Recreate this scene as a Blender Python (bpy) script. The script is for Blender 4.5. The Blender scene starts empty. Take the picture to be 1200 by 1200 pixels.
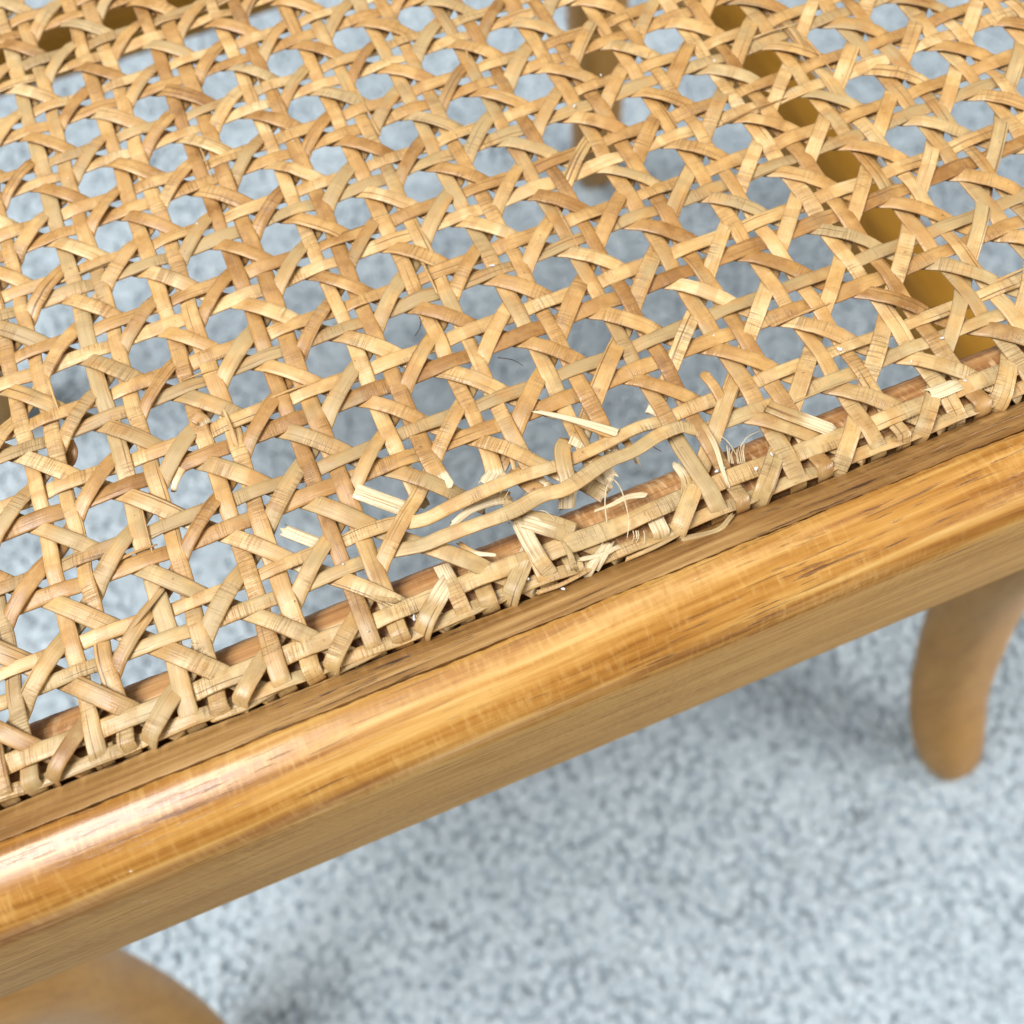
import bpy, bmesh, math, random
import numpy as np
from mathutils import Vector, Matrix

scene = bpy.context.scene
COL = scene.collection
rng = np.random.default_rng(11)
random.seed(11)

# ------------------------------------------------------------------ frame of reference
# all measures below are millimetres; origin = one hole of the cane, z = 0 the cane's mid plane,
# the carpet lies 430 mm lower.  W() turns them into metres with the floor at z = 0.
FLOOR = 430.0
def W(p):
    p = np.asarray(p, float)
    return (p + np.array([0, 0, FLOOR])) / 1000.0

# ------------------------------------------------------------------ camera
R = np.array([[0.921156, -0.3853281, -0.05471635],
              [-0.37580949, -0.84409186, -0.38246066],
              [0.10118722, 0.37286886, -0.92235024]])
CAM = np.array([3.48630645, -123.21062284, 119.53630932])
FPX = 1050.0                                       # focal length in pixels of the 1200 px photograph
cd = bpy.data.cameras.new("camera")
cam = bpy.data.objects.new("camera", cd)
COL.objects.link(cam)
m = Matrix.Identity(4)
for r in range(3):
    m[r][0], m[r][1], m[r][2] = R[0][r], -R[1][r], -R[2][r]
    m[r][3] = W(CAM)[r]
cam.matrix_world = m
cd.sensor_width = 36.0
cd.lens = FPX / 1200 * 36
cd.clip_start, cd.clip_end = 0.01, 50
cd.dof.use_dof = True
cd.dof.focus_distance = 0.131
cd.dof.aperture_fstop = 17.0
scene.camera = cam

def at(px, py, z=0.0):
    """point of the plane z seen at a pixel of the measured photograph (mm)"""
    v = R.T @ np.array([(px - 600) / FPX, (py - 600) / FPX, 1.0])
    return CAM + v * ((z - CAM[2]) / v[2])

# ------------------------------------------------------------------ world, lamps, exposure
wd = bpy.data.worlds.new("World")
scene.world = wd
wd.use_nodes = True
bg = wd.node_tree.nodes["Background"]
bg.inputs[0].default_value = (0.90, 0.95, 1.0, 1)
bg.inputs[1].default_value = 0.12

def area(name, loc, target, size, energy, color):
    ld = bpy.data.lights.new(name, 'AREA')
    ld.shape = 'RECTANGLE'
    ld.size, ld.size_y = size
    ld.energy, ld.color = energy, color
    o = bpy.data.objects.new(name, ld)
    COL.objects.link(o)
    o.location = loc
    o.rotation_euler = (Vector(target) - Vector(loc)).to_track_quat('-Z', 'Y').to_euler()
    return o
area("window_light", (-1.05, 0.10, 2.1), (0.0, -0.02, 0.4), (1.2, 1.2), 62, (1.0, 0.97, 0.93))
area("overhead_fill", (-0.3, 0.7, 2.5), (0.0, 0.1, 0.3), (2.6, 2.6), 21, (0.95, 0.98, 1.0))  # added soft fill from above, replaces most of the world light
area("side_fill", (0.58, -0.36, 0.60), (0.10, -0.10, 0.37), (0.30, 0.30), 4.2, (1.0, 0.95, 0.88))  # added close by so the rail's face brightens towards the right

scene.view_settings.view_transform = 'Standard'
scene.view_settings.look = 'None'
scene.view_settings.exposure = 0.06
scene.view_settings.gamma = 1.0

# ------------------------------------------------------------------ materials
class NT:
    def __init__(self, name):
        self.m = bpy.data.materials.new(name)
        self.m.use_nodes = True
        self.t = self.m.node_tree
        self.b = self.t.nodes["Principled BSDF"]
    def n(self, kind, **kw):
        x = self.t.nodes.new(kind)
        for k, v in kw.items():
            setattr(x, k, v)
        return x
    def link(self, a, b):
        self.t.links.new(a, b)
    def mapped(self, src, scale, rot=(0, 0, 0)):
        mp = self.n('ShaderNodeMapping')
        mp.inputs['Scale'].default_value = scale
        mp.inputs['Rotation'].default_value = rot
        self.link(src, mp.inputs['Vector'])
        return mp.outputs[0]
    def noise(self, vec, scale=1, detail=3, rough=.55, dist=0):
        x = self.n('ShaderNodeTexNoise')
        x.inputs['Scale'].default_value = scale
        x.inputs['Detail'].default_value = detail
        x.inputs['Roughness'].default_value = rough
        x.inputs['Distortion'].default_value = dist
        self.link(vec, x.inputs['Vector'])
        return x.outputs[0]
    def ramp(self, fac, stops, interp='LINEAR'):
        x = self.n('ShaderNodeValToRGB')
        e = x.color_ramp.elements
        x.color_ramp.interpolation = interp
        while len(e) < len(stops):
            e.new(0.5)
        for k, (p, c) in zip(e, stops):
            k.position = p
            k.color = (*c, 1) if not np.isscalar(c) else (c, c, c, 1)
        self.link(fac, x.inputs[0])
        return x.outputs[0]
    def math(self, op, a, b=None, clamp=False):
        x = self.n('ShaderNodeMath', operation=op, use_clamp=clamp)
        for s, v in zip(x.inputs, (a, b)):
            if v is None:
                continue
            if np.isscalar(v):
                s.default_value = v
            else:
                self.link(v, s)
        return x.outputs[0]
    def mix(self, fac, a, b, mode='MIX'):
        x = self.n('ShaderNodeMix', data_type='RGBA', blend_type=mode)
        for s, v in ((x.inputs[0], fac), (x.inputs[6], a), (x.inputs[7], b)):
            if isinstance(v, tuple):
                s.default_value = (*v, 1)
            elif np.isscalar(v):
                s.default_value = v
            else:
                self.link(v, s)
        return x.outputs[2]
    def bump(self, h, strength, dist):
        x = self.n('ShaderNodeBump')
        x.inputs['Strength'].default_value = strength
        x.inputs['Distance'].default_value = dist
        self.link(h, x.inputs['Height'])
        self.link(x.outputs[0], self.b.inputs['Normal'])

def cane_material():
    t = NT("cane")
    uv = t.n('ShaderNodeUVMap').outputs[0]            # u = mm along the strand, v = 0..1 across
    info = t.n('ShaderNodeObjectInfo')
    sep = t.n('ShaderNodeSeparateColor')
    t.link(info.outputs['Color'], sep.inputs[0])
    tone, grey, off = sep.outputs[0], sep.outputs[1], sep.outputs[2]
    add = t.n('ShaderNodeVectorMath', operation='ADD')
    cmb = t.n('ShaderNodeCombineXYZ')
    t.link(t.math('MULTIPLY', off, 900.0), cmb.inputs[0])
    t.link(t.math('MULTIPLY', off, 77.0), cmb.inputs[2])
    t.link(uv, add.inputs[0]); t.link(cmb.outputs[0], add.inputs[1])
    v = add.outputs[0]
    slow = t.noise(t.mapped(v, (.15, .3, 1)), 1, 3)                    # changes along the strand
    mid = t.noise(t.mapped(v, (.35, 1.3, 1)), 1, 4, .6)
    f = t.math('ADD', t.math('MULTIPLY', tone, .44), t.math('MULTIPLY', slow, .62))
    f = t.math('ADD', f, t.math('MULTIPLY', t.math('SUBTRACT', mid, .5), .45))
    c = t.ramp(f, [(.23, (.27, .125, .033)), (.38, (.42, .225, .070)), (.52, (.55, .325, .115)), (.66, (.64, .42, .175)), (.82, (.73, .55, .295))])
    # stretches with a hard border, where a crossing strand once lay
    sg = t.ramp(t.noise(t.mapped(v, (.21, .10, 1)), 1, 1), [(.515, 0.0), (.53, 1.0)])
    c = t.mix(t.math('MULTIPLY', sg, .38), c, (.40, .20, .065))
    # dull grey-olive weathered stretches
    gm = t.ramp(t.math('ADD', t.math('MULTIPLY', t.noise(t.mapped(v, (.16, .8, 1)), 1, 4), 1.0), t.math('MULTIPLY', grey, .35)), [(.64, 0.0), (.86, 1.0)])
    c = t.mix(t.math('MULTIPLY', gm, .75), c, (.40, .30, .145))
    wa = t.n('ShaderNodeAttribute', attribute_name="worn").outputs['Fac']
    wm = t.math('MULTIPLY', wa, t.ramp(slow, [(.38, .12), (.62, .75)]))
    c = t.mix(wm, c, t.ramp(mid, [(.3, (.29, .205, .09)), (.7, (.53, .405, .205))]))
    # long fibres
    fib = t.noise(t.mapped(v, (.09, 15, 1)), 1, 3, .6)
    c = t.mix(t.ramp(fib, [(.30, .55), (.48, 0.0)]), c, (.34, .20, .085))
    c = t.mix(t.ramp(fib, [(.60, 0.0), (.78, .35)]), c, (.84, .66, .38))
    spl = t.noise(t.mapped(v, (.028, 7, 1)), 1, 2, .4)
    c = t.mix(t.ramp(spl, [(.30, .85), (.335, 0.0)]), c, (.14, .065, .022))
    # short cracks across the bark, in patches
    patch = t.ramp(t.noise(t.mapped(v, (.13, .4, 1)), 1, 2), [(.49, 0.0), (.60, 1.0)])
    cr = t.noise(t.mapped(v, (5.2, .55, 1)), 1, 2, .5, .2)
    crack = t.math('MULTIPLY', t.ramp(cr, [(.36, 1.0), (.52, 0.0)]), patch)
    c = t.mix(t.math('MULTIPLY', crack, .58), c, (.22, .11, .04))
    # dark flecks
    sp = t.noise(t.mapped(v, (1.1, 3.0, 1)), 1, 2)
    c = t.mix(t.ramp(sp, [(.72, 0.0), (.78, .8)]), c, (.16, .08, .035))
    # dry bark edges, darkened further to imitate shade between strands
    sx = t.n('ShaderNodeSeparateXYZ'); t.link(uv, sx.inputs[0])
    ed = t.math('ABSOLUTE', t.math('SUBTRACT', sx.outputs[1], .5))
    edn = t.math('ADD', ed, t.math('MULTIPLY', t.math('SUBTRACT', t.noise(t.mapped(v, (.5, 2, 1)), 1, 3), .5), .18))
    c = t.mix(t.ramp(edn, [(.40, 0.0), (.50, .7)]), c, (.30, .16, .06))
    # fresh pale fibre at broken ends
    at_ = t.n('ShaderNodeAttribute', attribute_name="fresh")
    fr = t.math('ADD', at_.outputs['Fac'], t.math('MULTIPLY', t.math('SUBTRACT', fib, .5), .6))
    c = t.mix(t.ramp(fr, [(.35, 0.0), (.6, 1.0)]), c, t.mix(t.ramp(fib, [(.36, 1.0), (.52, 0.0)]), (.74, .61, .40), (.42, .29, .14)))
    t.link(c, t.b.inputs['Base Color'])
    ro = t.math('ADD', t.ramp(mid, [(.3, .20), (.7, .40)]), t.math('MULTIPLY', gm, .18))
    t.link(ro, t.b.inputs['Roughness'])
    t.b.inputs['Specular IOR Level'].default_value = .5
    h = t.math('SUBTRACT', t.math('MULTIPLY', fib, 1.0), t.math('MULTIPLY', crack, .9))
    t.bump(h, .55, .00012)
    return t.m

def wood_material(name, axis, cols, dark=(.13, .05, .015), rough=.3, pores=.8, fleck=.42, patch=None, coat=.25, zmix=None, bumpd=.00012, spec=.45):
    """axis: 0/1/2 = the direction the grain runs"""
    t = NT(name)
    tc = t.n('ShaderNodeTexCoord').outputs['Object']
    def sc(along, across):
        s = [across] * 3; s[axis] = along
        return t.mapped(tc, tuple(s))
    warp = t.n('ShaderNodeVectorMath', operation='ADD')
    wn = t.n('ShaderNodeTexNoise'); wn.inputs['Scale'].default_value = 14; wn.inputs['Detail'].default_value = 2
    t.link(tc, wn.inputs['Vector'])
    wsc = t.n('ShaderNodeVectorMath', operation='SCALE'); wsc.inputs['Scale'].default_value = .004
    t.link(wn.outputs['Color'], wsc.inputs[0])
    t.link(tc, warp.inputs[0]); t.link(wsc.outputs[0], warp.inputs[1])
    tc0 = tc; tc = warp.outputs[0]
    g1 = t.noise(sc(22, 330), 1, 7, .66)
    g2 = t.noise(sc(26, 900), 1, 3, .55)
    big = t.noise(t.mapped(tc, tuple(20 if i == axis else 110 for i in range(3))), 1, 3)
    f = t.math('ADD', t.math('MULTIPLY', g1, .62), t.math('MULTIPLY', big, .48))
    f = t.math('ADD', f, t.math('MULTIPLY', t.math('SUBTRACT', g2, .5), .6))
    face = None
    c = t.ramp(f, [(.36, cols[0]), (.50, cols[1]), (.62, cols[2]), (.76, cols[3])])
    if zmix:
        sx = t.n('ShaderNodeSeparateXYZ'); t.link(tc0, sx.inputs[0])
        z0, z1, cols2 = zmix
        mr = t.n('ShaderNodeMapRange'); mr.interpolation_type = 'SMOOTHSTEP'
        mr.inputs[1].default_value, mr.inputs[2].default_value = z0, z1
        zz = t.math('ADD', sx.outputs[2], t.math('MULTIPLY', t.math('SUBTRACT', g1, .5), .007))
        zz = t.math('SUBTRACT', zz, t.math('MULTIPLY', sx.outputs[0], .006))
        t.link(zz, mr.inputs[0])
        c2 = t.ramp(f, [(.36, cols2[0]), (.50, cols2[1]), (.62, cols2[2]), (.76, cols2[3])])
        c = t.mix(mr.outputs[0], c2, c)
        mr2 = t.n('ShaderNodeMapRange'); mr2.interpolation_type = 'SMOOTHSTEP'
        mr2.inputs[1].default_value, mr2.inputs[2].default_value = z0 + .0035, z1 + .0035
        t.link(zz, mr2.inputs[0])
        face = mr2.outputs[0]
    # short rays lying across the grain
    ray = t.noise(sc(1250, 300), 1, 4, .6)
    rmask = t.ramp(t.noise(sc(30, 150), 1, 2), [(.36, 0.0), (.56, 1.0)])
    rr = t.math('MULTIPLY', t.ramp(ray, [(.50, 0.0), (.68, 1.0)]), rmask)
    c = t.mix(t.math('MULTIPLY', rr, fleck), c, cols[3])
    rd = t.math('MULTIPLY', t.ramp(ray, [(.30, 1.0), (.44, 0.0)]), rmask)
    c = t.mix(t.math('MULTIPLY', rd, fleck * .55), c, cols[0])
    # dark pores and scratches along the grain
    po = t.noise(sc(120, 2300), 1, 3, .6)
    pm = t.ramp(t.noise(sc(18, 130), 1, 3), [(.45, 0.0), (.6, 1.0)])
    pore = t.math('MULTIPLY', t.ramp(po, [(.34, 1.0), (.42, 0.0)]), pm)
    c = t.mix(t.math('MULTIPLY', pore, pores), c, dark)
    po2 = t.ramp(t.noise(sc(45, 1300), 1, 2), [(.27, .8), (.33, 0.0)])
    c = t.mix(t.math('MULTIPLY', po2, pores), c, dark)
    # tiny white specks of dried paint
    wsp = t.ramp(t.noise(t.mapped(tc0, (330, 600, 600)), 1, 1), [(.835, 0.0), (.85, .8)])
    c = t.mix(wsp, c, (.85, .83, .8))
    t.link(c, t.b.inputs['Base Color'])
    ro = t.ramp(t.math('ADD', t.math('MULTIPLY', g1, .6), t.math('MULTIPLY', pore, .5)), [(.2, rough - .06), (.6, rough + .12)])
    t.link(ro, t.b.inputs['Roughness'])
    if face is None:
        t.b.inputs['Coat Weight'].default_value = coat
        t.b.inputs['Specular IOR Level'].default_value = spec
    else:                                            # the lower face has lost its varnish: matt
        t.link(t.math('MULTIPLY', face, coat), t.b.inputs['Coat Weight'])
        t.link(t.math('ADD', t.math('MULTIPLY', face, spec - .06), .06), t.b.inputs['Specular IOR Level'])
        ro = t.math('ADD', ro, t.math('MULTIPLY', t.math('SUBTRACT', 1.0, face), .35))
        t.link(ro, t.b.inputs['Roughness'])
    t.b.inputs['Coat Roughness'].default_value = .22
    hh = t.math('SUBTRACT', t.math('ADD', t.math('MULTIPLY', g2, .6), t.math('MULTIPLY', ray, .35)), t.math('MULTIPLY', t.math('ADD', pore, po2), .8))
    t.bump(hh, .5, bumpd)
    return t.m

GOLD = [(.22, .082, .011), (.38, .172, .033), (.50, .262, .064), (.63, .39, .132)]
PALE = [(.40, .20, .048), (.51, .272, .072), (.57, .315, .092), (.63, .372, .125)]
HONEY = [(.37, .178, .038), (.44, .222, .050), (.48, .25, .062), (.53, .285, .08)]
OCHRE = [(.30, .145, .016), (.37, .185, .022), (.41, .21, .028), (.45, .24, .038)]
BROWN = [(.14, .062, .017), (.24, .118, .034), (.34, .185, .060), (.46, .28, .11)]
RAW = [(.24, .098, .030), (.37, .175, .058), (.48, .255, .095), (.64, .43, .22)]
M_CANE = cane_material()
M_RAIL = wood_material("varnished_beech", 0, GOLD, zmix=(.4232, .4268, PALE), rough=.27, coat=.45)
M_RAILY = wood_material("varnished_beech_side", 1, GOLD, rough=.30, coat=.35)
M_STRIP = wood_material("brown_wood", 0, BROWN, dark=(.06, .025, .01), rough=.36, fleck=.12, coat=.2, bumpd=.0005, pores=1.0)
M_STRIPY = wood_material("brown_wood_side", 1, BROWN, dark=(.06, .025, .01), rough=.38, fleck=.12, coat=.2)
M_LEDGE = wood_material("bare_beech", 0, RAW, dark=(.12, .05, .02), rough=.6, fleck=.9, coat=0, bumpd=.0003)
M_LEDGEY = wood_material("bare_beech_side", 1, RAW, dark=(.12, .05, .02), rough=.6, fleck=.9, coat=0)
M_LEG = wood_material("leg_wood", 2, HONEY, rough=.42, fleck=.3, pores=.3, coat=0, spec=.2)
M_BARX = wood_material("stretcher_wood", 0, OCHRE, rough=.5, fleck=.2, pores=.3, coat=0, spec=.2)
M_BARY = wood_material("stretcher_wood_side", 1, OCHRE, rough=.5, fleck=.2, pores=.3, coat=0, spec=.2)

def plain(name, col, rough=.6, noise=0):
    t = NT(name)
    t.b.inputs['Base Color'].default_value = (*col, 1)
    t.b.inputs['Roughness'].default_value = rough
    if noise:
        tc = t.n('ShaderNodeTexCoord').outputs['Object']
        nn = t.noise(tc, noise, 3)
        t.link(t.ramp(nn, [(.3, tuple(k * .75 for k in col)), (.7, tuple(min(1, k * 1.12) for k in col))]), t.b.inputs['Base Color'])
    return t.m
M_PAINT = plain("dried_white_paint", (.66, .69, .74), .5, 900)
M_HAIR = plain("dark_hair", (.035, .018, .012), .4, 700)
M_FIBRE = plain("pale_fibre", (.64, .53, .34), .55, 800)

def carpet_material():
    t = NT("carpet_wool")
    tc = t.n('ShaderNodeTexCoord').outputs['Object']
    a = t.n('ShaderNodeAttribute', attribute_name="tuft").outputs['Fac']
    big = t.noise(tc, 26, 4, .6)
    f = t.math('ADD', a, t.math('MULTIPLY', t.math('SUBTRACT', big, .5), .8))
    c = t.ramp(f, [(.05, (.26, .31, .35)), (.25, (.40, .47, .525)), (.55, (.47, .555, .62)), (.95, (.62, .71, .77))])
    t.link(c, t.b.inputs['Base Color'])
    t.b.inputs['Roughness'].default_value = .95
    t.b.inputs['Specular IOR Level'].default_value = .15
    return t.m
M_CARPET = carpet_material()

# ------------------------------------------------------------------ object helpers
ROOT = np.array([16.0, 92.0, -FLOOR])                 # base of the chair, on the carpet
def mesh_obj(name, verts, faces, mat, parent=None, smooth=True, world=False):
    """verts in mm"""
    me = bpy.data.meshes.new(name)
    v = np.asarray(verts, float)
    v = (W(v) if world else (v - ROOT) / 1000.0)
    me.from_pydata(v.tolist(), [], faces if isinstance(faces, list) else faces.tolist())
    me.materials.append(mat)
    if smooth:
        me.polygons.foreach_set("use_smooth", np.ones(len(me.polygons), bool))
    me.update()
    o = bpy.data.objects.new(name, me)
    COL.objects.link(o)
    if parent:
        o.parent = parent
    return o

# ------------------------------------------------------------------ setting: the carpet
def carpet():
    n = 60
    xs = np.linspace(-1500, 1700, n); ys = np.linspace(-1500, 1900, n)
    X, Y = np.meshgrid(xs, ys, indexing='ij')
    v = np.c_[X.ravel(), Y.ravel(), np.full(n * n, -FLOOR - 2.0)]
    q = np.arange(n * n).reshape(n, n)
    f = np.stack([q[:-1, :-1], q[1:, :-1], q[1:, 1:], q[:-1, 1:]], -1).reshape(-1, 4)
    o = mesh_obj("carpet", v, f, M_CARPET, world=True)
    o["kind"] = "structure"
    at_ = o.data.attributes.new("tuft", 'FLOAT', 'POINT')
    at_.data.foreach_set("value", np.full(n * n, .5, np.float32))
    # pile: bent, tapering twisted tufts over the stretch in view and well around it
    cor = np.array([at(-160, -160, -FLOOR), at(1360, -160, -FLOOR), at(1360, 1360, -FLOOR), at(-160, 1360, -FLOOR)])[:, :2]
    s = 5.4
    gx, gy = np.meshgrid(np.arange(cor[:, 0].min(), cor[:, 0].max(), s), np.arange(cor[:, 1].min(), cor[:, 1].max(), s))
    P = np.c_[gx.ravel(), gy.ravel()] + rng.uniform(-2.6, 2.6, (gx.size, 2))
    ins = np.ones(len(P), bool)
    for a, b in zip(cor, np.roll(cor, -1, 0)):
        e = b - a
        ins &= ((P[:, 0] - a[0]) * e[1] - (P[:, 1] - a[1]) * e[0]) >= 0
    if ins.sum() < 100:
        ins = np.ones(len(P), bool)
        for a, b in zip(cor, np.roll(cor, -1, 0)):
            e = b - a
            ins &= ((P[:, 0] - a[0]) * e[1] - (P[:, 1] - a[1]) * e[0]) <= 0
    P = P[ins]; N = len(P)
    rings, sides = 4, 5
    ht = rng.uniform(5.5, 8.0, N); lean = rng.normal(0, 2.2, (N, 2)); rad = rng.uniform(3.5, 5.6, N)
    # clumps lean together
    cl = np.stack([np.sin(P[:, 0] / 19 + 1.7 * np.sin(P[:, 1] / 31)), np.sin(P[:, 1] / 17 + 2.1 * np.sin(P[:, 0] / 27))], -1)
    lean += cl * 2.6
    tt = np.array([0, .4, .82, 1.0]); rr = np.array([.75, 1.0, .80, .02])
    ang = np.arange(sides) / sides * 2 * np.pi
    ph = rng.uniform(0, 6.28, N)
    V = np.zeros((N, rings, sides, 3))
    for k in range(rings):
        c = np.c_[P + lean * tt[k] ** 1.7, -FLOOR - 4 + ht * tt[k]]
        ca = np.cos(ang[None] + ph[:, None]); sa = np.sin(ang[None] + ph[:, None])
        V[:, k, :, 0] = c[:, None, 0] + ca * (rad * rr[k])[:, None]
        V[:, k, :, 1] = c[:, None, 1] + sa * (rad * rr[k])[:, None]
        V[:, k, :, 2] = c[:, None, 2]
    base = (np.arange(N) * rings * sides)[:, None]
    fl = []
    for k in range(rings - 1):
        for a in range(sides):
            b = (a + 1) % sides
            fl.append([k * sides + a, k * sides + b, (k + 1) * sides + b, (k + 1) * sides + a])
    fl = np.array(fl)
    F = (base[:, :, None] + fl[None]).reshape(-1, 4)
    me = bpy.data.meshes.new("carpet_pile")
    vv = W(V.reshape(-1, 3))
    me.vertices.add(len(vv)); me.vertices.foreach_set("co", vv.ravel().astype(np.float32))
    me.loops.add(F.size); me.loops.foreach_set("vertex_index", F.ravel().astype(np.int32))
    me.polygons.add(len(F)); me.polygons.foreach_set("loop_start", (np.arange(len(F)) * 4).astype(np.int32))
    me.polygons.foreach_set("use_smooth", np.ones(len(F), bool))
    me.update(calc_edges=True); me.validate()
    val = np.clip(rng.normal(.55, .09, N) - (rng.random(N) < .03) * .3, 0, 1)
    a2 = me.attributes.new("tuft", 'FLOAT', 'POINT')
    a2.data.foreach_set("value", np.repeat(val, rings * sides).astype(np.float32))
    me.materials.append(M_CARPET)
    p = bpy.data.objects.new("carpet_pile", me)
    COL.objects.link(p)
    p["kind"] = "stuff"
    p["label"] = "thick pale blue-grey carpet pile under the chair"
    p["category"] = "carpet"
carpet()

# ------------------------------------------------------------------ the chair
chair = bpy.data.objects.new("chair", None)
COL.objects.link(chair)
chair.location = W(ROOT)
chair["label"] = "honey coloured wooden chair with a worn cane seat torn along its front rail"
chair["category"] = "chair"

SL = -0.0175                                           # the front rail is not quite square to the weave
X0, X1 = -175.0, 207.0                                 # edges of the caned opening
YF, YB = -86.8, 266.0
def front_y(x):
    return YF + SL * x

# profiles: (outward distance from the cane's edge, z)
BEAD = [(0.3, -6.0), (0.3, -1.9), (0.55, -1.2), (2.6, .10), (2.75, .02), (4.9, 1.25), (5.15, 1.30), (5.3, .6), (5.3, -6.0)]
RAILP = [(5.35, -7.0), (5.35, 1.2), (5.5, 1.75), (6.0, 2.1), (7.4, 2.35), (9.2, 2.2), (11.2, 1.7), (13.2, .9), (14.8, -.25), (15.9, -1.8), (16.45, -3.8), (16.6, -6.5), (16.6, -20.0), (16.6, -56.0), (16.2, -58.6), (15.0, -60.0), (6.0, -60.0), (5.35, -59.0)]
LEDGE = [(.2, -4.6), (-.2, -4.0), (-1.0, -2.1), (-2.0, -1.75), (-4.5, -1.5), (-6.5, -1.5), (-8.3, -2.2), (-9.7, -3.4), (-10.8, -5.0), (-11.4, -7.5), (-11.4, -24.0), (-10.7, -26.0), (5.3, -26.0), (5.3, -7.2)]

def corner_pts(o):
    """corners of the frame at outward distance o, going round: front-left, front-right, back-right, back-left"""
    return [np.array([X0 - o, front_y(X0 - o) - o]), np.array([X1 + o, front_y(X1 + o) - o]), np.array([X1 + o, YB + o]), np.array([X0 - o, YB + o])]

def sweep(name, prof, side, mat, step, wob=0.0, wob_pts=()):
    n = None
    rows = []
    ph = rng.uniform(0, 6.28, 6)
    for k, (o, z) in enumerate(prof):
        c = corner_pts(o)
        a, b = c[side], c[(side + 1) % 4]
        L = np.linalg.norm(b - a)
        if n is None:
            n = max(2, int(L / step))
        t = np.linspace(0, 1, n)
        p = a[None] + (b - a)[None] * t[:, None]
        zz = np.full(n, z)
        if wob:
            s = t * L
            w = sum(np.sin(s / l + ph[i]) * am for i, (l, am) in enumerate(((.45, .35), (1.1, .35), (2.7, .35), (7.3, .35), (23., .5))))
            nrm = np.array([(b - a)[1], -(b - a)[0]]) / L
            if k in wob_pts:
                p = p + nrm[None] * (w * wob)[:, None]
                zz = zz + w * wob * .5
        rows.append(np.c_[p, zz])
    V = np.array(rows)                                  # profile x length
    m_ = len(prof)
    q = np.arange(m_ * n).reshape(m_, n)
    F = []
    for k in range(m_):
        k2 = (k + 1) % m_
        F += np.stack([q[k, :-1], q[k, 1:], q[k2, 1:], q[k2, :-1]], -1).tolist()
    F.append(q[:, 0].tolist()); F.append(q[::-1, -1].tolist())
    o = mesh_obj(name, V.reshape(-1, 3), F, mat, chair)
    bm = bmesh.new(); bm.from_mesh(o.data)
    bmesh.ops.recalc_face_normals(bm, faces=bm.faces)
    bm.to_mesh(o.data); bm.free()
    o.data.set_sharp_from_angle(angle=math.radians(38))
    return o
NAMES = ["front_rail", "side_rail", "back_rail", "side_rail"]
for s in range(4):
    st = .8 if s == 0 else 12
    along_x = s in (0, 2)
    sweep(NAMES[s], RAILP, s, M_RAIL if along_x else M_RAILY, st, .16 if s == 0 else 0, (1, 2, 3))
    sweep("groove_strip", BEAD, s, M_STRIP if along_x else M_STRIPY, st, .12 if s == 0 else 0, (1, 2, 3, 4, 5, 6))
    sweep("cane_ledge", LEDGE, s, M_LEDGE if along_x else M_LEDGEY, st, .10 if s == 0 else 0, (6, 7, 8, 9))

def sweep_path(name, path, mat, power=2.6, sides=20, parent=chair):
    """path rows: x, y, z, half thickness.  Rounded-square section, smooth along the path."""
    P = np.array(path, float)
    n = 34
    u = np.linspace(0, len(P) - 1, n)
    def cat(k, s):
        p0, p1, p2, p3 = P[max(k - 1, 0)], P[k], P[min(k + 1, len(P) - 1)], P[min(k + 2, len(P) - 1)]
        return .5 * (2 * p1 + (p2 - p0) * s + (2 * p0 - 5 * p1 + 4 * p2 - p3) * s * s + (3 * p1 - p0 - 3 * p2 + p3) * s ** 3)
    Q = np.array([cat(min(int(x), len(P) - 2), x - min(int(x), len(P) - 2)) for x in u])
    T = np.gradient(Q[:, :3], axis=0); T /= np.linalg.norm(T, axis=1)[:, None]
    ax = np.array([1., 0, 0]) if abs(T[n // 2][0]) < .8 else np.array([0, 1., 0])
    V = []
    for k in range(n):
        b = np.cross(T[k], ax); b /= np.linalg.norm(b)
        a = np.cross(b, T[k])
        th = np.arange(sides) / sides * 2 * np.pi
        ca, sa = np.cos(th), np.sin(th)
        rr = Q[k, 3] / (np.abs(ca) ** power + np.abs(sa) ** power) ** (1 / power)
        V.append(Q[k, :3][None] + a[None] * (rr * ca)[:, None] + b[None] * (rr * sa)[:, None])
    V = np.array(V).reshape(-1, 3)
    q = np.arange(n * sides).reshape(n, sides)
    F = np.stack([q[:-1], np.roll(q[:-1], -1, 1), np.roll(q[1:], -1, 1), q[1:]], -1).reshape(-1, 4).tolist()
    F.append(q[0, ::-1].tolist()); F.append(q[-1].tolist())
    o = mesh_obj(name, V, F, mat, parent)
    bm = bmesh.new(); bm.from_mesh(o.data)
    bmesh.ops.recalc_face_normals(bm, faces=bm.faces)
    bm.to_mesh(o.data); bm.free()
    return o
FRONT_LEG = [(237, -150, -430, 9), (236, -148, -427, 13), (233, -142, -415, 16.2), (228, -129, -387, 17.4), (223, -113, -350, 17), (217, -98, -300, 16.8), (209, -88, -250, 16), (199, -83, -200, 16.5), (196, -82, -150, 18), (200, -83, -100, 19), (205, -84, -58, 18), (207, -84, -30, 15)]
BACK_LEG = [(235, 340, -430, 9), (234, 338, -427, 14), (232, 333, -413, 17), (226, 322, -385, 17), (220, 311, -350, 16.5), (213, 299, -300, 16.5), (208, 291, -250, 17), (203, 284, -200, 17.5), (200, 277, -150, 18), (202, 271, -100, 18.5), (206, 268, -58, 18), (208, 266, -30, 15)]
for prof in (FRONT_LEG, BACK_LEG):
    sweep_path("leg", prof, M_LEG)
    # the left rear leg is splayed a little further than its fellow
    k_ = 1.0 if prof is BACK_LEG else 0.0
    sweep_path("leg", [(32 - x - k_ * 44 * min(1, max(0, (-z - 150) / 270)), y - k_ * 16 * min(1, max(0, (-z - 150) / 270)), z, r) for x, y, z, r in prof], M_LEG)
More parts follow.
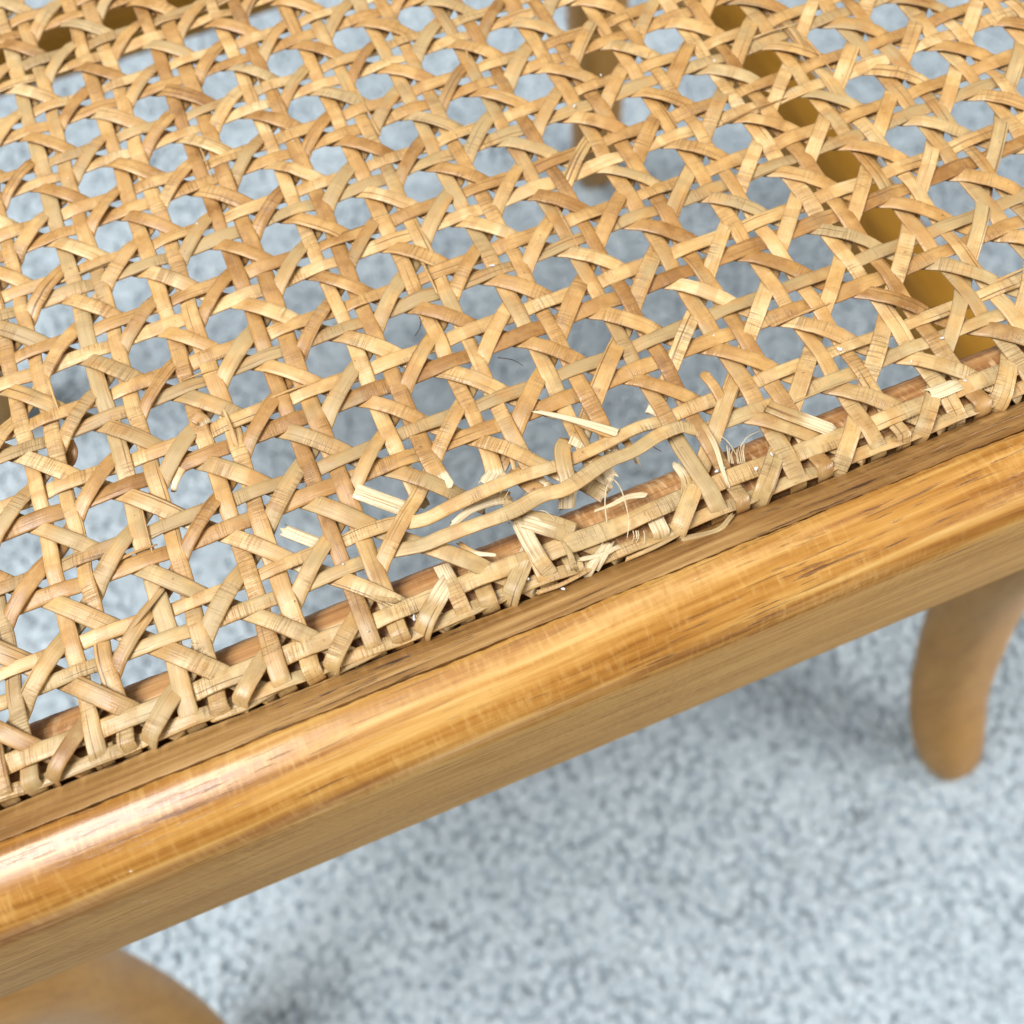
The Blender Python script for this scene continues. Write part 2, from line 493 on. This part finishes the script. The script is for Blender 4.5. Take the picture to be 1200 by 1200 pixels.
zs = -150
sweep_path("stretcher", [(192, -82, zs, 11), (198, 40, zs, 12), (200, 160, zs, 12), (198, 277, zs, 11)], M_BARY, 3)
sweep_path("stretcher", [(-160, -82, zs, 11), (-166, 40, zs, 12), (-168, 160, zs, 12), (-166, 277, zs, 11)], M_BARY, 3)
sweep_path("stretcher", [(-166, 274, zs, 11), (-50, 269, zs, 12), (80, 269, zs, 12), (198, 274, zs, 11)], M_BARX, 3)

# ------------------------------------------------------------------ the cane
PITCH = 13.0
D = .155                                               # half the spacing of a pair, in pitches
WID = 2.62
TH = .46
I0, I1 = (X0 - .4) / PITCH, (X1 + .4) / PITCH
J0 = -(YB + .4) / PITCH

def lat(i, j):
    i = np.asarray(i, float); j = np.asarray(j, float)
    w = np.clip((j - 2.5) / 3.5, 0, 1); w = w * w * (3 - 2 * w)
    return np.c_[PITCH * i, -PITCH * j + SL * PITCH * i * w]
def j_front(i):
    """lattice row where the strands vanish under the strip of the front rail"""
    x = PITCH * np.asarray(i)
    return 6.70 + 0 * x

CS = np.array([(-1, 0), (-.90, .66), (-.48, .92), (0, 1.0), (.48, .92), (.90, .66), (1, 0), (.75, -.75), (-.75, -.75)])
NC = len(CS)
def in_view(p):
    return (p[:, 0] > -95) & (p[:, 0] < 175) & (p[:, 1] < 115)

def ribbon(name, P, width, tone=None, grey=None, fresh=None, twist=None, th=TH, mat=None, label=None, parent=chair, ragged=(0, 0)):
    """P (n,3) mm path; width scalar or (n,)"""
    P = np.asarray(P, float); n = len(P)
    T = np.gradient(P, axis=0); T /= np.linalg.norm(T, axis=1)[:, None] + 1e-9
    Z = np.array([0, 0, 1.0])
    S = np.cross(T, Z); S /= np.linalg.norm(S, axis=1)[:, None] + 1e-9
    N = np.cross(S, T)
    if twist is not None:
        c, s = np.cos(twist)[:, None], np.sin(twist)[:, None]
        S, N = S * c + N * s, N * c - S * s
    wv = np.broadcast_to(np.asarray(width, float), (n,)) / 2
    V = P[:, None] + S[:, None] * (CS[None, :, 0:1] * wv[:, None, None]) + N[:, None] * (CS[None, :, 1:2] * (th * .5))
    # ragged ends: the last ring runs out unevenly
    for e, idx in ((0, 0), (1, n - 1)):
        if ragged[e]:
            d = T[idx] * (1 if e else -1)
            V[idx] += d[None] * (rng.uniform(-.2, 1, NC) * ragged[e])[:, None]
    q = np.arange(n * NC).reshape(n, NC)
    F = np.stack([q[:-1], q[1:], np.roll(q[1:], -1, 1), np.roll(q[:-1], -1, 1)], -1).reshape(-1, 4)
    Fl = F.tolist() + [q[0].tolist(), q[-1, ::-1].tolist()]
    o = mesh_obj(name, V.reshape(-1, 3), Fl, mat or M_CANE, parent)
    me = o.data
    L = np.r_[0, np.cumsum(np.linalg.norm(np.diff(P, axis=0), axis=1))]
    vi = np.zeros(len(me.loops), np.int32); me.loops.foreach_get("vertex_index", vi)
    vac = np.array([0, .09, .30, .5, .70, .91, 1.0, .75, .25])
    uv = me.uv_layers.new(name="uv")
    uvs = np.c_[np.repeat(L, NC)[vi], np.tile(vac, n)[vi]].astype(np.float32)
    uv.data.foreach_set("uv", uvs.ravel())
    fa = me.attributes.new("fresh", 'FLOAT', 'POINT')
    fr = np.zeros(n) if fresh is None else np.asarray(fresh)
    fa.data.foreach_set("value", np.repeat(fr, NC).astype(np.float32))
    wn = me.attributes.new("worn", 'FLOAT', 'POINT')
    wv_ = np.clip((-P[:, 1] - 66.0) / 17.0, 0, 1)
    wn.data.foreach_set("value", np.repeat(wv_, NC).astype(np.float32))
    o.color = (rng.uniform(0, 1) if tone is None else tone, rng.uniform(0, 1) ** 2 if grey is None else grey, rng.uniform(0, 1), 1)
    if label:
        o["label"] = label
    return o

def wave(t, amp, lo=1.5, hi=5.0, n=3):
    y = np.zeros_like(t)
    for _ in range(n):
        y += np.sin(t / rng.uniform(lo, hi) * 2 * np.pi + rng.uniform(0, 6.28)) * amp / n ** .5
    return y

def cosinterp(t, xs, ys):
    xs = np.asarray(xs); ys = np.asarray(ys)
    k = np.clip(np.searchsorted(xs, t) - 1, 0, len(xs) - 2)
    f = np.clip((t - xs[k]) / (xs[k + 1] - xs[k]), 0, 1)
    f = .5 - .5 * np.cos(f * np.pi)
    return ys[k] * (1 - f) + ys[k + 1] * f

def samples(t0, t1, fn):
    """dense where the photograph looks, sparser elsewhere"""
    t = np.arange(t0, t1, .07)
    p = fn(t)
    keep = in_view(p)
    keep[::4] = True
    keep[-1] = keep[0] = True
    return np.r_[t[keep], t1] if t1 - t[keep][-1] > .02 else t[keep]

def dive(i, j, z):
    """strands bend down into the groove all round"""
    e = np.minimum.reduce([np.asarray(i) - I0, I1 - np.asarray(i), np.asarray(j) - J0, j_front(i) - np.asarray(j)])
    k = np.clip((.085 - e) / .085, 0, 1)
    return z - k ** 1.4 * 3.0

def strand(name, t, i, j, z, gaps=(), width=1.0, override=None, tone=None):
    z = dive(i, j * 0 if name == 'crosswise_strand' else j, z)
    P = np.c_[lat(i, j), z]
    if override is not None:
        P = override(t, P)
    wv = WID * width * (1 + wave(t, .05, .7, 6))
    tw = wave(t, .11, .8, 4.0)
    tone = rng.beta(1.6, 1.6) if tone is None else tone
    grey = rng.uniform(0, 1) ** 2.2
    segs = []
    a = t[0]
    for g0, g1 in gaps:
        segs.append((a, g0, bool(a != t[0]), True)); a = g1
    segs.append((a, t[-1], bool(gaps), False))
    for s0, s1, b0, b1 in segs:
        mk = (t >= s0 - 1e-6) & (t <= s1 + 1e-6)
        if mk.sum() < 4:
            continue
        tt, PP = t[mk], P[mk].copy()
        fr = np.zeros(len(tt)); rag = [0, 0]
        for flag, d, e in ((b0, (tt - tt[0]) * PITCH, 0), (b1, (tt[-1] - tt) * PITCH, 1)):
            if flag:
                fr = np.maximum(fr, np.clip(1 - d / rng.uniform(2.0, 5.0), 0, 1))
                rag[e] = rng.uniform(.5, 1.4)
                k = np.clip(1 - d / 7.0, 0, 1) ** 2
                PP[:, 2] += k * rng.uniform(-2.2, .3)
                PP[:, 0] += k * rng.uniform(-.8, .8)
        ribbon(name, PP, wv[mk], tone, grey, fr, tw[mk], ragged=rag)

A = .24
def vertical(i0, side, gaps=()):
    fn = lambda t: lat(np.full_like(t, i0), t)
    t = samples(J0, j_front(i0).item(), fn)
    xs, ys = [], []
    for k in range(int(J0) - 2, 9):
        r = rng.normal(0, .05, 3)
        xs += [k, k + .5 - D, k + .5 + D]
        ys += [r[0] - .04, -side * A + r[1], side * A + r[2]]
    z = cosinterp(t, xs, ys)
    if side > 0:
        z = z + .25 * np.clip((t - 6.40) / .15, 0, 1)
    i = i0 + side * D + wave(t, .013, 1.2, 5) + rng.normal(0, .010)
    strand("upright_strand", t, i, t, z, gaps, rng.uniform(.90, 1.10))

def horizontal(j0, side, gaps=(), override=None):
    """side -1 = the one further from the front rail"""
    fn = lambda t: lat(t, np.full_like(t, j0))
    t = samples(I0, I1, fn)
    xs, ys = [], []
    for k in range(int(I0) - 2, int(I1) + 3):
        r = rng.normal(0, .05, 3)
        xs += [k, k + .5 - D, k + .5 + D]
        ys += [r[0] + .04, side * A + r[1], -side * A + r[2]]
    z = cosinterp(t, xs, ys)
    j = j0 + side * D + wave(t, .012, 1.2, 5) + rng.normal(0, .009)
    if j0 > 6:
        j = j - .02 - .055 * (side > 0)
        z = z - .55 * (side > 0)
    strand("crosswise_strand", t, t, j, z, gaps, rng.uniform(.90, 1.10) * (.72 if j0 > 6 and side > 0 else .84 if override else 1), override, .8 if override else None)

def diagonal(c, falling, gaps=()):
    """falling: i - j = c (over the uprights, under the crosswise pairs); else i + j = c (the reverse)"""
    jf = 6.70
    if falling:
        j_lo, j_hi = max(J0, I0 - c), min(jf, I1 - c)
        ii = lambda t: c + t
    else:
        j_lo, j_hi = max(J0, c - I1), min(jf, c - I0)
        ii = lambda t: c - t
    if j_hi - j_lo < .5:
        return
    t = samples(j_lo, j_hi, lambda t: lat(ii(t), t))
    xs, ys = [], []
    up = .78 * (1 if falling else -1)
    for k in range(int(j_lo) - 2, int(j_hi) + 3):
        r = rng.normal(0, .06, 6)
        xs += [k - .13, k, k + .13, k + .37, k + .5, k + .63]
        ys += [up * .72 + r[0], up + r[1], up * .72 + r[2], -up * .72 + r[3], -up + r[4], -up * .72 + r[5]]
    z = cosinterp(t, xs, ys)
    lat_off = wave(t, .010, 1.4, 5) + rng.normal(0, .008)
    i = ii(t) + lat_off
    strand("falling_strand" if falling else "rising_strand", t, i, t, z, gaps, rng.uniform(.92, 1.08))

# the two crosswise strands that hang loose over the tear
def catmull(pts, n):
    P = np.array(pts, float)
    P = np.vstack([2 * P[0] - P[1], P, 2 * P[-1] - P[-2]])
    out = []
    m_ = len(P) - 3
    for u in np.linspace(0, m_ - 1e-6, n):
        k = int(u); s = u - k
        p0, p1, p2, p3 = P[k:k + 4]
        out.append(.5 * (2 * p1 + (p2 - p0) * s + (2 * p0 - 5 * p1 + 4 * p2 - p3) * s * s + (3 * p1 - p0 - 3 * p2 + p3) * s ** 3))
    return np.array(out)
def loose(px):
    pts = np.array([at(x, y, z)[:3] for x, y, z in px])
    C = catmull(pts, 200)
    def f(t, P):
        x = P[:, 0]
        yy = np.interp(x, C[:, 0], C[:, 1]); zz = np.interp(x, C[:, 0], C[:, 2])
        a, b = C[0, 0], C[-1, 0]
        w = np.clip(np.minimum((x - a) / 7, (b - x) / 5), 0, 1); w = w * w * (3 - 2 * w)
        Q = P.copy()
        Q[:, 1] = P[:, 1] * (1 - w) + yy * w
        Q[:, 2] = P[:, 2] * (1 - w) + zz * w
        return Q
    return f
HU = loose([(452, 625, .4), (486, 615, .7), (540, 588, 1.0), (600, 562, 1.2), (654, 545, .8), (703, 523, .9), (745, 502, .5), (772, 490, 0)])
HL = loose([(455, 660, .2), (470, 653, .6), (512, 632, 1.1), (552, 617, 1.6), (598, 600, 2.1), (634, 581, 2.0), (664, 572, 2.3), (708, 543, 1.8), (742, 529, 1.5), (770, 511, 1.4), (798, 500, .8), (815, 502, .2), (835, 496, -.3)])

VG = {(.5, -1): [(5.22, 6.02)], (.5, 1): [(5.15, 6.10)], (1.5, -1): [(5.30, 5.97)], (1.5, 1): [(5.72, 6.30)], (2.5, -1): [(5.84, 6.69)], (2.5, 1): [(5.52, 6.38)]}
for k in range(int(math.floor(I0)) - 1, int(I1) + 2):
    for s in (-1, 1):
        if I0 + .1 < k + .5 + s * D < I1 - .1:
            vertical(k + .5, s, VG.get((k + .5, s), ()))
for k in range(int(math.floor(J0)) - 1, 7):
    for s in (-1, 1):
        if k + .5 + s * D > J0 + .1:
            horizontal(k + .5, s, (), HU if (k == 5 and s == -1) else HL if (k == 5 and s == 1) else None)
FG = {-4.5: [(5.55, 5.86)], -3.5: [(5.62, 6.69)], -2.5: [(4.80, 6.69)]}
RG = {6.5: [(5.33, 6.16)], 7.5: [(5.30, 6.16)], 8.5: [(5.22, 6.69)]}
for k in range(-40, 40):
    diagonal(k + .5, True, FG.get(k + .5, ()))
    diagonal(k + .5, False, RG.get(k + .5, ()))

# ------------------------------------------------------------------ broken ends, splinters, fibres
def piece(name, px, width, n=24, tone=.6, grey=.2, fresh=None, twist=0.0, ragged=(.8, .8), th=TH, label=None, taper=(1, 1), mat=None):
    pts = catmull([at(*p) for p in px], n)
    s = np.linspace(0, 1, n)
    w = width * (taper[0] + (taper[1] - taper[0]) * s)
    fr = np.zeros(n) if fresh is None else np.interp(s, [0, .5, 1], fresh)
    return ribbon(name, pts, w, tone, grey, fr, np.linspace(0, twist, n) if twist else None, th=th, ragged=ragged, label=label, mat=mat)
piece("broken_strand", [(484, 600, -.7), (462, 592, -.3), (440, 584, .1), (424, 578, .4)], 2.5, fresh=(.6, 1, 1), label="pale splintered strand end poking into a hole", ragged=(0, 1.2))
piece("broken_strand", [(385, 641, -.6), (365, 634, 0), (334, 622, .3)], 1.9, fresh=(.7, .9, 1), label="pale broken strand end left of the tear", ragged=(0, .9))
piece("broken_strand", [(664, 517, .2), (659, 526, 1.2), (661, 545, 1.6), (666, 566, .9), (664, 590, -.5)], 2.5, n=30, grey=.6, fresh=(0, .2, 1), label="curled strand end with a torn white tip over the loose strands", ragged=(.5, 1.2))
piece("broken_strand", [(604, 553, -.8), (618, 566, -.3), (632, 576, .1), (645, 577, .9), (640, 573, 1.5)], 2.5, tone=.3, grey=.4, fresh=(0, .1, .5), label="short brown stub folded back at its end")
piece("broken_strand", [(668, 560, -1.2), (686, 567, -.9), (708, 580, -1.3)], 2.7, tone=.4, grey=.9, fresh=(.5, .1, .5), label="dull torn stub hanging in the tear")
piece("broken_strand", [(597, 582, -1.2), (575, 587, -.6), (552, 597, -.2), (536, 610, .1)], 2.2, fresh=(.3, .8, 1), label="pale frayed strand end between the loose strands", taper=(1, .5), ragged=(.4, 1.6))
piece("splinter", [(632, 483, .9), (660, 489, 1.5), (690, 497, 1.6), (722, 507, 1.0)], 1.5, fresh=(.6, 1, .9), label="thin white splinter standing off the weave", taper=(.4, 1.0), ragged=(1.2, .4))
piece("splinter", [(668, 494, .8), (692, 503, 1.2), (715, 512, .8)], .8, tone=.5, taper=(.5, 1))
piece("splinter", [(716, 560, -.4), (706, 548, -.2), (694, 536, 0)], 2.2, tone=.7, fresh=(1, .4, 0))
piece("splinter", [(566, 560, -1.2), (577, 548, -.6), (580, 535, -.3)], 1.1, tone=.5, fresh=(1, .4, 0), taper=(.4, 1))
piece("splinter", [(592, 567, -1.5), (588, 552, -.6), (582, 535, -.3)], .9, tone=.4, fresh=(1, .4, 0), taper=(.5, 1))
piece("splinter", [(603, 556, -1.2), (602, 545, -.6), (598, 530, -.3)], 1.0, tone=.6, fresh=(.8, .3, 0), taper=(.5, 1))
piece("broken_strand", [(598, 597, .5), (615, 606, .6), (645, 613, .7), (672, 622, .2)], 2.7, tone=.5, grey=.9, fresh=(.4, 0, 0), ragged=(1.6, .3), label="weathered strand frayed at its upper end on the ledge")
piece("broken_strand", [(611, 616, .6), (620, 634, .9), (634, 657, .8), (646, 674, -.3)], 2.4, tone=.8, grey=.3, fresh=(1, .5, 0), ragged=(1.2, .3), label="pale strand end bent over the ledge")
piece("broken_strand", [(80, 520, -.9), (84, 530, -1.4), (82, 541, -2.0), (74, 546, -2.2)], 2.0, tone=.05, grey=.1, label="dark brown curled strand tail hanging in a hole")
piece("broken_strand", [(204, 572, -.6), (206, 562, -.2), (212, 548, .2)], 1.9, tone=.8, fresh=(1, .6, .1), taper=(.5, 1), ragged=(1.2, 0))
piece("broken_strand", [(240, 498, .2), (236, 492, .9), (228, 488, 1.1)], 2.2, tone=.4, fresh=(.9, .3, 0), ragged=(1, 0))
piece("broken_strand", [(706, 643, .1), (699, 654, .2), (690, 669, -.9)], 1.5, fresh=(1, .8, 1), label="torn white fibre ends at the foot of the ledge", ragged=(1, 1.4), taper=(.6, 1))
piece("splinter", [(714, 640, 0), (708, 652, .3), (701, 664, -.7)], .9, fresh=(1, .8, 1), ragged=(1, 1))
piece("splinter", [(722, 642, -.2), (706, 650, .4), (684, 655, .1)], .7, fresh=(1, .8, 1), ragged=(1, 1))
piece("broken_strand", [(826, 440, .8), (836, 452, 1.0), (846, 470, .4)], 1.7, tone=.3, grey=.5)
for px_, w_, kw in ((((905, 478, .6), (925, 486, 1.2), (948, 494, .9), (972, 503, .2)), 2.3, dict(fresh=(0, .3, 1), tone=.5, grey=.6)),
                    (((792, 545, -.6), (803, 560, -.2), (806, 578, .3)), 2.0, dict(fresh=(1, .4, .1), tone=.6, taper=(.6, 1))),
                    (((826, 500, .5), (838, 522, 1.0), (846, 548, .9), (852, 566, .4)), 1.3, dict(fresh=(.2, .9, .6), tone=.8, taper=(.7, .4))),
                    (((884, 486, -.6), (894, 492, -.9), (906, 490, -.7)), 1.6, dict(fresh=(0, .4, .8), tone=.3)),
                    (((1092, 462, .5), (1104, 458, .7), (1118, 452, .5)), 2.2, dict(fresh=(1, .9, .6), tone=.9)),
                    (((700, 598, .2), (716, 592, .8), (734, 583, .6), (752, 580, .2)), 1.0, dict(fresh=(1, .7, 1), tone=.9, taper=(.4, 1))),
                    (((540, 640, -.6), (556, 648, .2), (574, 650, .6)), 1.2, dict(fresh=(0, .5, 1), tone=.5, taper=(1, .5))),
                    (((660, 636, .4), (668, 650, .8), (672, 664, .2)), 1.1, dict(grey=.9, tone=.3, taper=(.5, 1))),
                    (((420, 690, .4), (440, 700, .8), (462, 704, .4)), .9, dict(grey=.8, tone=.5, taper=(.4, 1))),
                    (((590, 560, .2), (584, 572, -.6), (580, 586, -1.6)), .8, dict(fresh=(.4, .8, 1), tone=.7, taper=(1, .4))),
                    (((730, 512, -.4), (742, 530, -.8), (746, 540, -1.4)), 1.4, dict(fresh=(0, .5, 1), tone=.5, taper=(1, .5))),
                    (((150, 742, .8), (170, 716, 1.0), (190, 690, .5)), 1.0, dict(grey=.9, tone=.3, taper=(.5, 1))),
                    (((262, 480, .5), (270, 500, .8), (276, 520, .4)), .9, dict(grey=.4, tone=.7, taper=(.4, 1)))):
    piece("splinter", px_, w_, n=18, ragged=(.9, 1.1), th=.34, **kw)
# thin splints lying along the foot of the strip
for a, b, c in (((632, 694), (660, 684), (700, 663)), ((735, 655), (770, 640), (800, 624)), ((690, 662), (745, 640), (764, 630)), ((800, 632), (840, 622), (858, 604)), ((250, 842), (290, 828), (330, 806)),
                ((905, 577), (930, 567), (952, 552)), ((985, 545), (1020, 528), (1044, 512)), ((395, 788), (430, 772), (460, 756)), ((530, 730), (560, 715), (590, 700)), ((60, 905), (100, 890), (130, 872))):
    piece("binding_splint", [(*a, -.9), (*b, -.5), (*c, -.7)], rng.uniform(.7, 1.3), tone=rng.uniform(.3, .8), grey=rng.uniform(.3, .9), taper=(1, .7), ragged=(.6, .6))
# slivers splitting from the long edges of strands all over the seat
for _ in range(30):
    i = rng.integers(-4, 9); j = rng.integers(-4, 7)
    if j == 5 and 0 <= i < 4:
        continue
    s = rng.choice([-1, 1]); q = rng.uniform(.5, 1.0); o = rng.uniform(-.3, .3)
    if rng.random() < .55:
        u = np.linspace(o, o + q, 5); ii = np.full(5, i + .5 + s * (D + rng.choice([-.1, .1]))) ; jj = j + u
    else:
        u = np.linspace(o, o + q, 5); jj = np.full(5, j + .5 + s * (D + rng.choice([-.1, .1]))); ii = i + u
    if (jj > 6.6).any():
        continue
    ii = ii + np.linspace(0, rng.normal(0, .03), 5); jj = jj + np.linspace(0, rng.normal(0, .03), 5)
    P = np.c_[lat(ii, jj), np.array([.1, .35, .5, .4, .1]) + rng.uniform(-.1, .35)]
    ribbon("splinter", catmull(P, 14), np.linspace(rng.uniform(.25, .7), .2, 14), rng.uniform(.2, .9), rng.uniform(0, .8), np.full(14, rng.choice([0, 0, 0, .3])), th=.3)

def fibre(name, pts, r0, r1, mat, label=None, parent=chair):
    P = catmull(pts, 26); n = len(P); r0, r1 = r0 * .8, r1 * .8
    T = np.gradient(P, axis=0); T /= np.linalg.norm(T, axis=1)[:, None]
    ref = np.array([.3, .5, .81]); S = np.cross(T, ref); S /= np.linalg.norm(S, axis=1)[:, None]; N = np.cross(S, T)
    r = np.linspace(r0, r1, n)[:, None]
    V = np.stack([P + S * r * math.cos(a) + N * r * math.sin(a) for a in (0, 1.257, 2.513, 3.77, 5.027)], 1)
    q = np.arange(n * 5).reshape(n, 5)
    F = np.stack([q[:-1], q[1:], np.roll(q[1:], -1, 1), np.roll(q[:-1], -1, 1)], -1).reshape(-1, 4).tolist()
    if parent is None:
        o = mesh_obj(name, V.reshape(-1, 3), F, mat, None, world=True)
    else:
        o = mesh_obj(name, V.reshape(-1, 3), F, mat, parent)
    if label:
        o["label"] = label
    return o
def apx(*l):
    return [at(*p) for p in l]
fibre("loose_fibre", apx((718, 562, 0), (711, 571, 1.2), (709, 590, .8), (711, 612, .6)), .16, .10, M_FIBRE)
fibre("loose_fibre", apx((715, 558, 0), (726, 570, 1.6), (733, 590, 2.2), (737, 612, 1.6), (735, 630, .8)), .13, .09, M_FIBRE)
fibre("loose_fibre", apx((596, 613, .4), (606, 612, .9), (617, 616, .9)), .14, .07, M_FIBRE)
fibre("loose_fibre", apx((632, 598, .6), (640, 600, 1.4), (650, 608, 1.0)), .12, .07, M_FIBRE)
fibre("loose_fibre", apx((864, 535, .5), (855, 520, 1.8), (844, 510, 1.5)), .10, .06, M_FIBRE)
fibre("loose_fibre", apx((868, 523, .9), (876, 512, 1.4), (890, 505, .6)), .09, .05, M_FIBRE)
for k in range(11):
    x = 852 + rng.uniform(0, 21)
    fibre("loose_fibre", apx((x + 2, 543, -.4), (x + rng.uniform(-.5, 1.5), 533, .5), (x + rng.uniform(-3, 2), rng.uniform(519, 528), rng.uniform(.7, 1.4))), .13, .05, M_FIBRE)
for k in range(5):
    x = 740 + rng.uniform(0, 16)
    fibre("loose_fibre", apx((x, 622, .4), (x + 1, 629, .5), (x + rng.uniform(-4, 5), rng.uniform(632, 641), -.2)), .10, .05, M_FIBRE)
for k in range(4):
    a = (232 + rng.uniform(-5, 12), 760 + rng.uniform(-6, 6))
    fibre("loose_fibre", apx((*a, .6), (a[0] + rng.uniform(-8, 8), a[1] - 5, 1.6), (a[0] + rng.uniform(-16, 14), a[1] - rng.uniform(2, 12), 1.2)), .11, .05, M_FIBRE)
for k in range(12):
    a = np.array([rng.uniform(560, 720), 0.]); a[1] = 590 - (a[0] - 560) * .38 + rng.uniform(-8, 14)
    d = rng.uniform(-14, 14, 2)
    fibre("loose_fibre", apx((*a, .3), (*(a + d * .5), 1.2), (*(a + d), rng.uniform(.2, 1.4))), .09, .04, M_FIBRE)

def fleck(px, py, z, rx, ry, h=.10, rot=.0):
    c = at(px, py, z)
    n = 12
    V, F = [], []
    ph = rng.uniform(0, 6.28, 3)
    for ring, (s, zz) in enumerate(((1.0, 0), (.85, h * .7), (.4, h))):
        for k in range(n):
            a = k / n * 2 * np.pi
            w = s * (1 + .22 * math.sin(2 * a + ph[0]) + .16 * math.sin(3 * a + ph[1]))
            x, y = .72 * rx * w * math.cos(a), .72 * ry * w * math.sin(a)
            V.append((c[0] + x * math.cos(rot) - y * math.sin(rot), c[1] + x * math.sin(rot) + y * math.cos(rot), c[2] + zz))
    q = np.arange(3 * n).reshape(3, n)
    F = np.stack([q[:-1], np.roll(q[:-1], -1, 1), np.roll(q[1:], -1, 1), q[1:]], -1).reshape(-1, 4).tolist() + [q[2].tolist()]
    mesh_obj("paint_fleck", V, F, M_PAINT, chair)
for f_ in ((577, 311, .45, .62, .26), (840, 552, .65, .45, .30), (848, 548, .65, .42, .28), (886, 549, 1.15, .40, .34), (904, 532, 1.2, .38, .22), (837, 71, 1.2, .36, .3), (984, 409, .7, .55, .42), (1131, 446, .7, .32, .24),
           (673, 124, .9, .5, .28), (231, 262, .9, .28, .24), (485, 724, .6, .55, .26), (497, 717, .6, .4, .25), (1104, 396, .8, .4, .25), (704, 88, .9, .3, .22), (618, 678, .4, .4, .3), (660, 690, .2, .4, .25), (1068, 423, .5, .3, .2)):
    fleck(*f_[:3], f_[3], f_[4], rot=rng.uniform(0, 3))
for _ in range(8):
    i, j = rng.uniform(-3, 8), rng.uniform(-4, 6.5)
    s = rng.choice([-1, 1])
    c = lat([math.floor(i) + .5 + s * D], [j])[0]
    v = R @ (np.array([c[0], c[1], .5]) - CAM); v = v[:2] / v[2] * FPX + 600
    fleck(v[0], v[1], .55, rng.uniform(.12, .26), rng.uniform(.1, .2))

# hairs caught in the weave: things of their own
for pts, lab in ((((492, 371, .9), (493, 380, 0), (490, 388, -1.0), (486, 394, -1.4)), "short dark curved hair hanging across an open hole above the tear"),
                 (((583, 419, .9), (598, 421, 1.0), (606, 424, .6), (613, 429, -.2)), "fine dark hair sticking out into a hole right of centre"),
                 (((762, 520, 1.3), (768, 525, .8), (775, 529, .3)), "tiny brown hair end beside the loose strand at the tear")):
    o = fibre("hair", [at(*p) for p in pts], .10, .06, M_HAIR, lab, parent=None)
    o["category"] = "hair"
    o["group"] = "hairs caught in the cane"
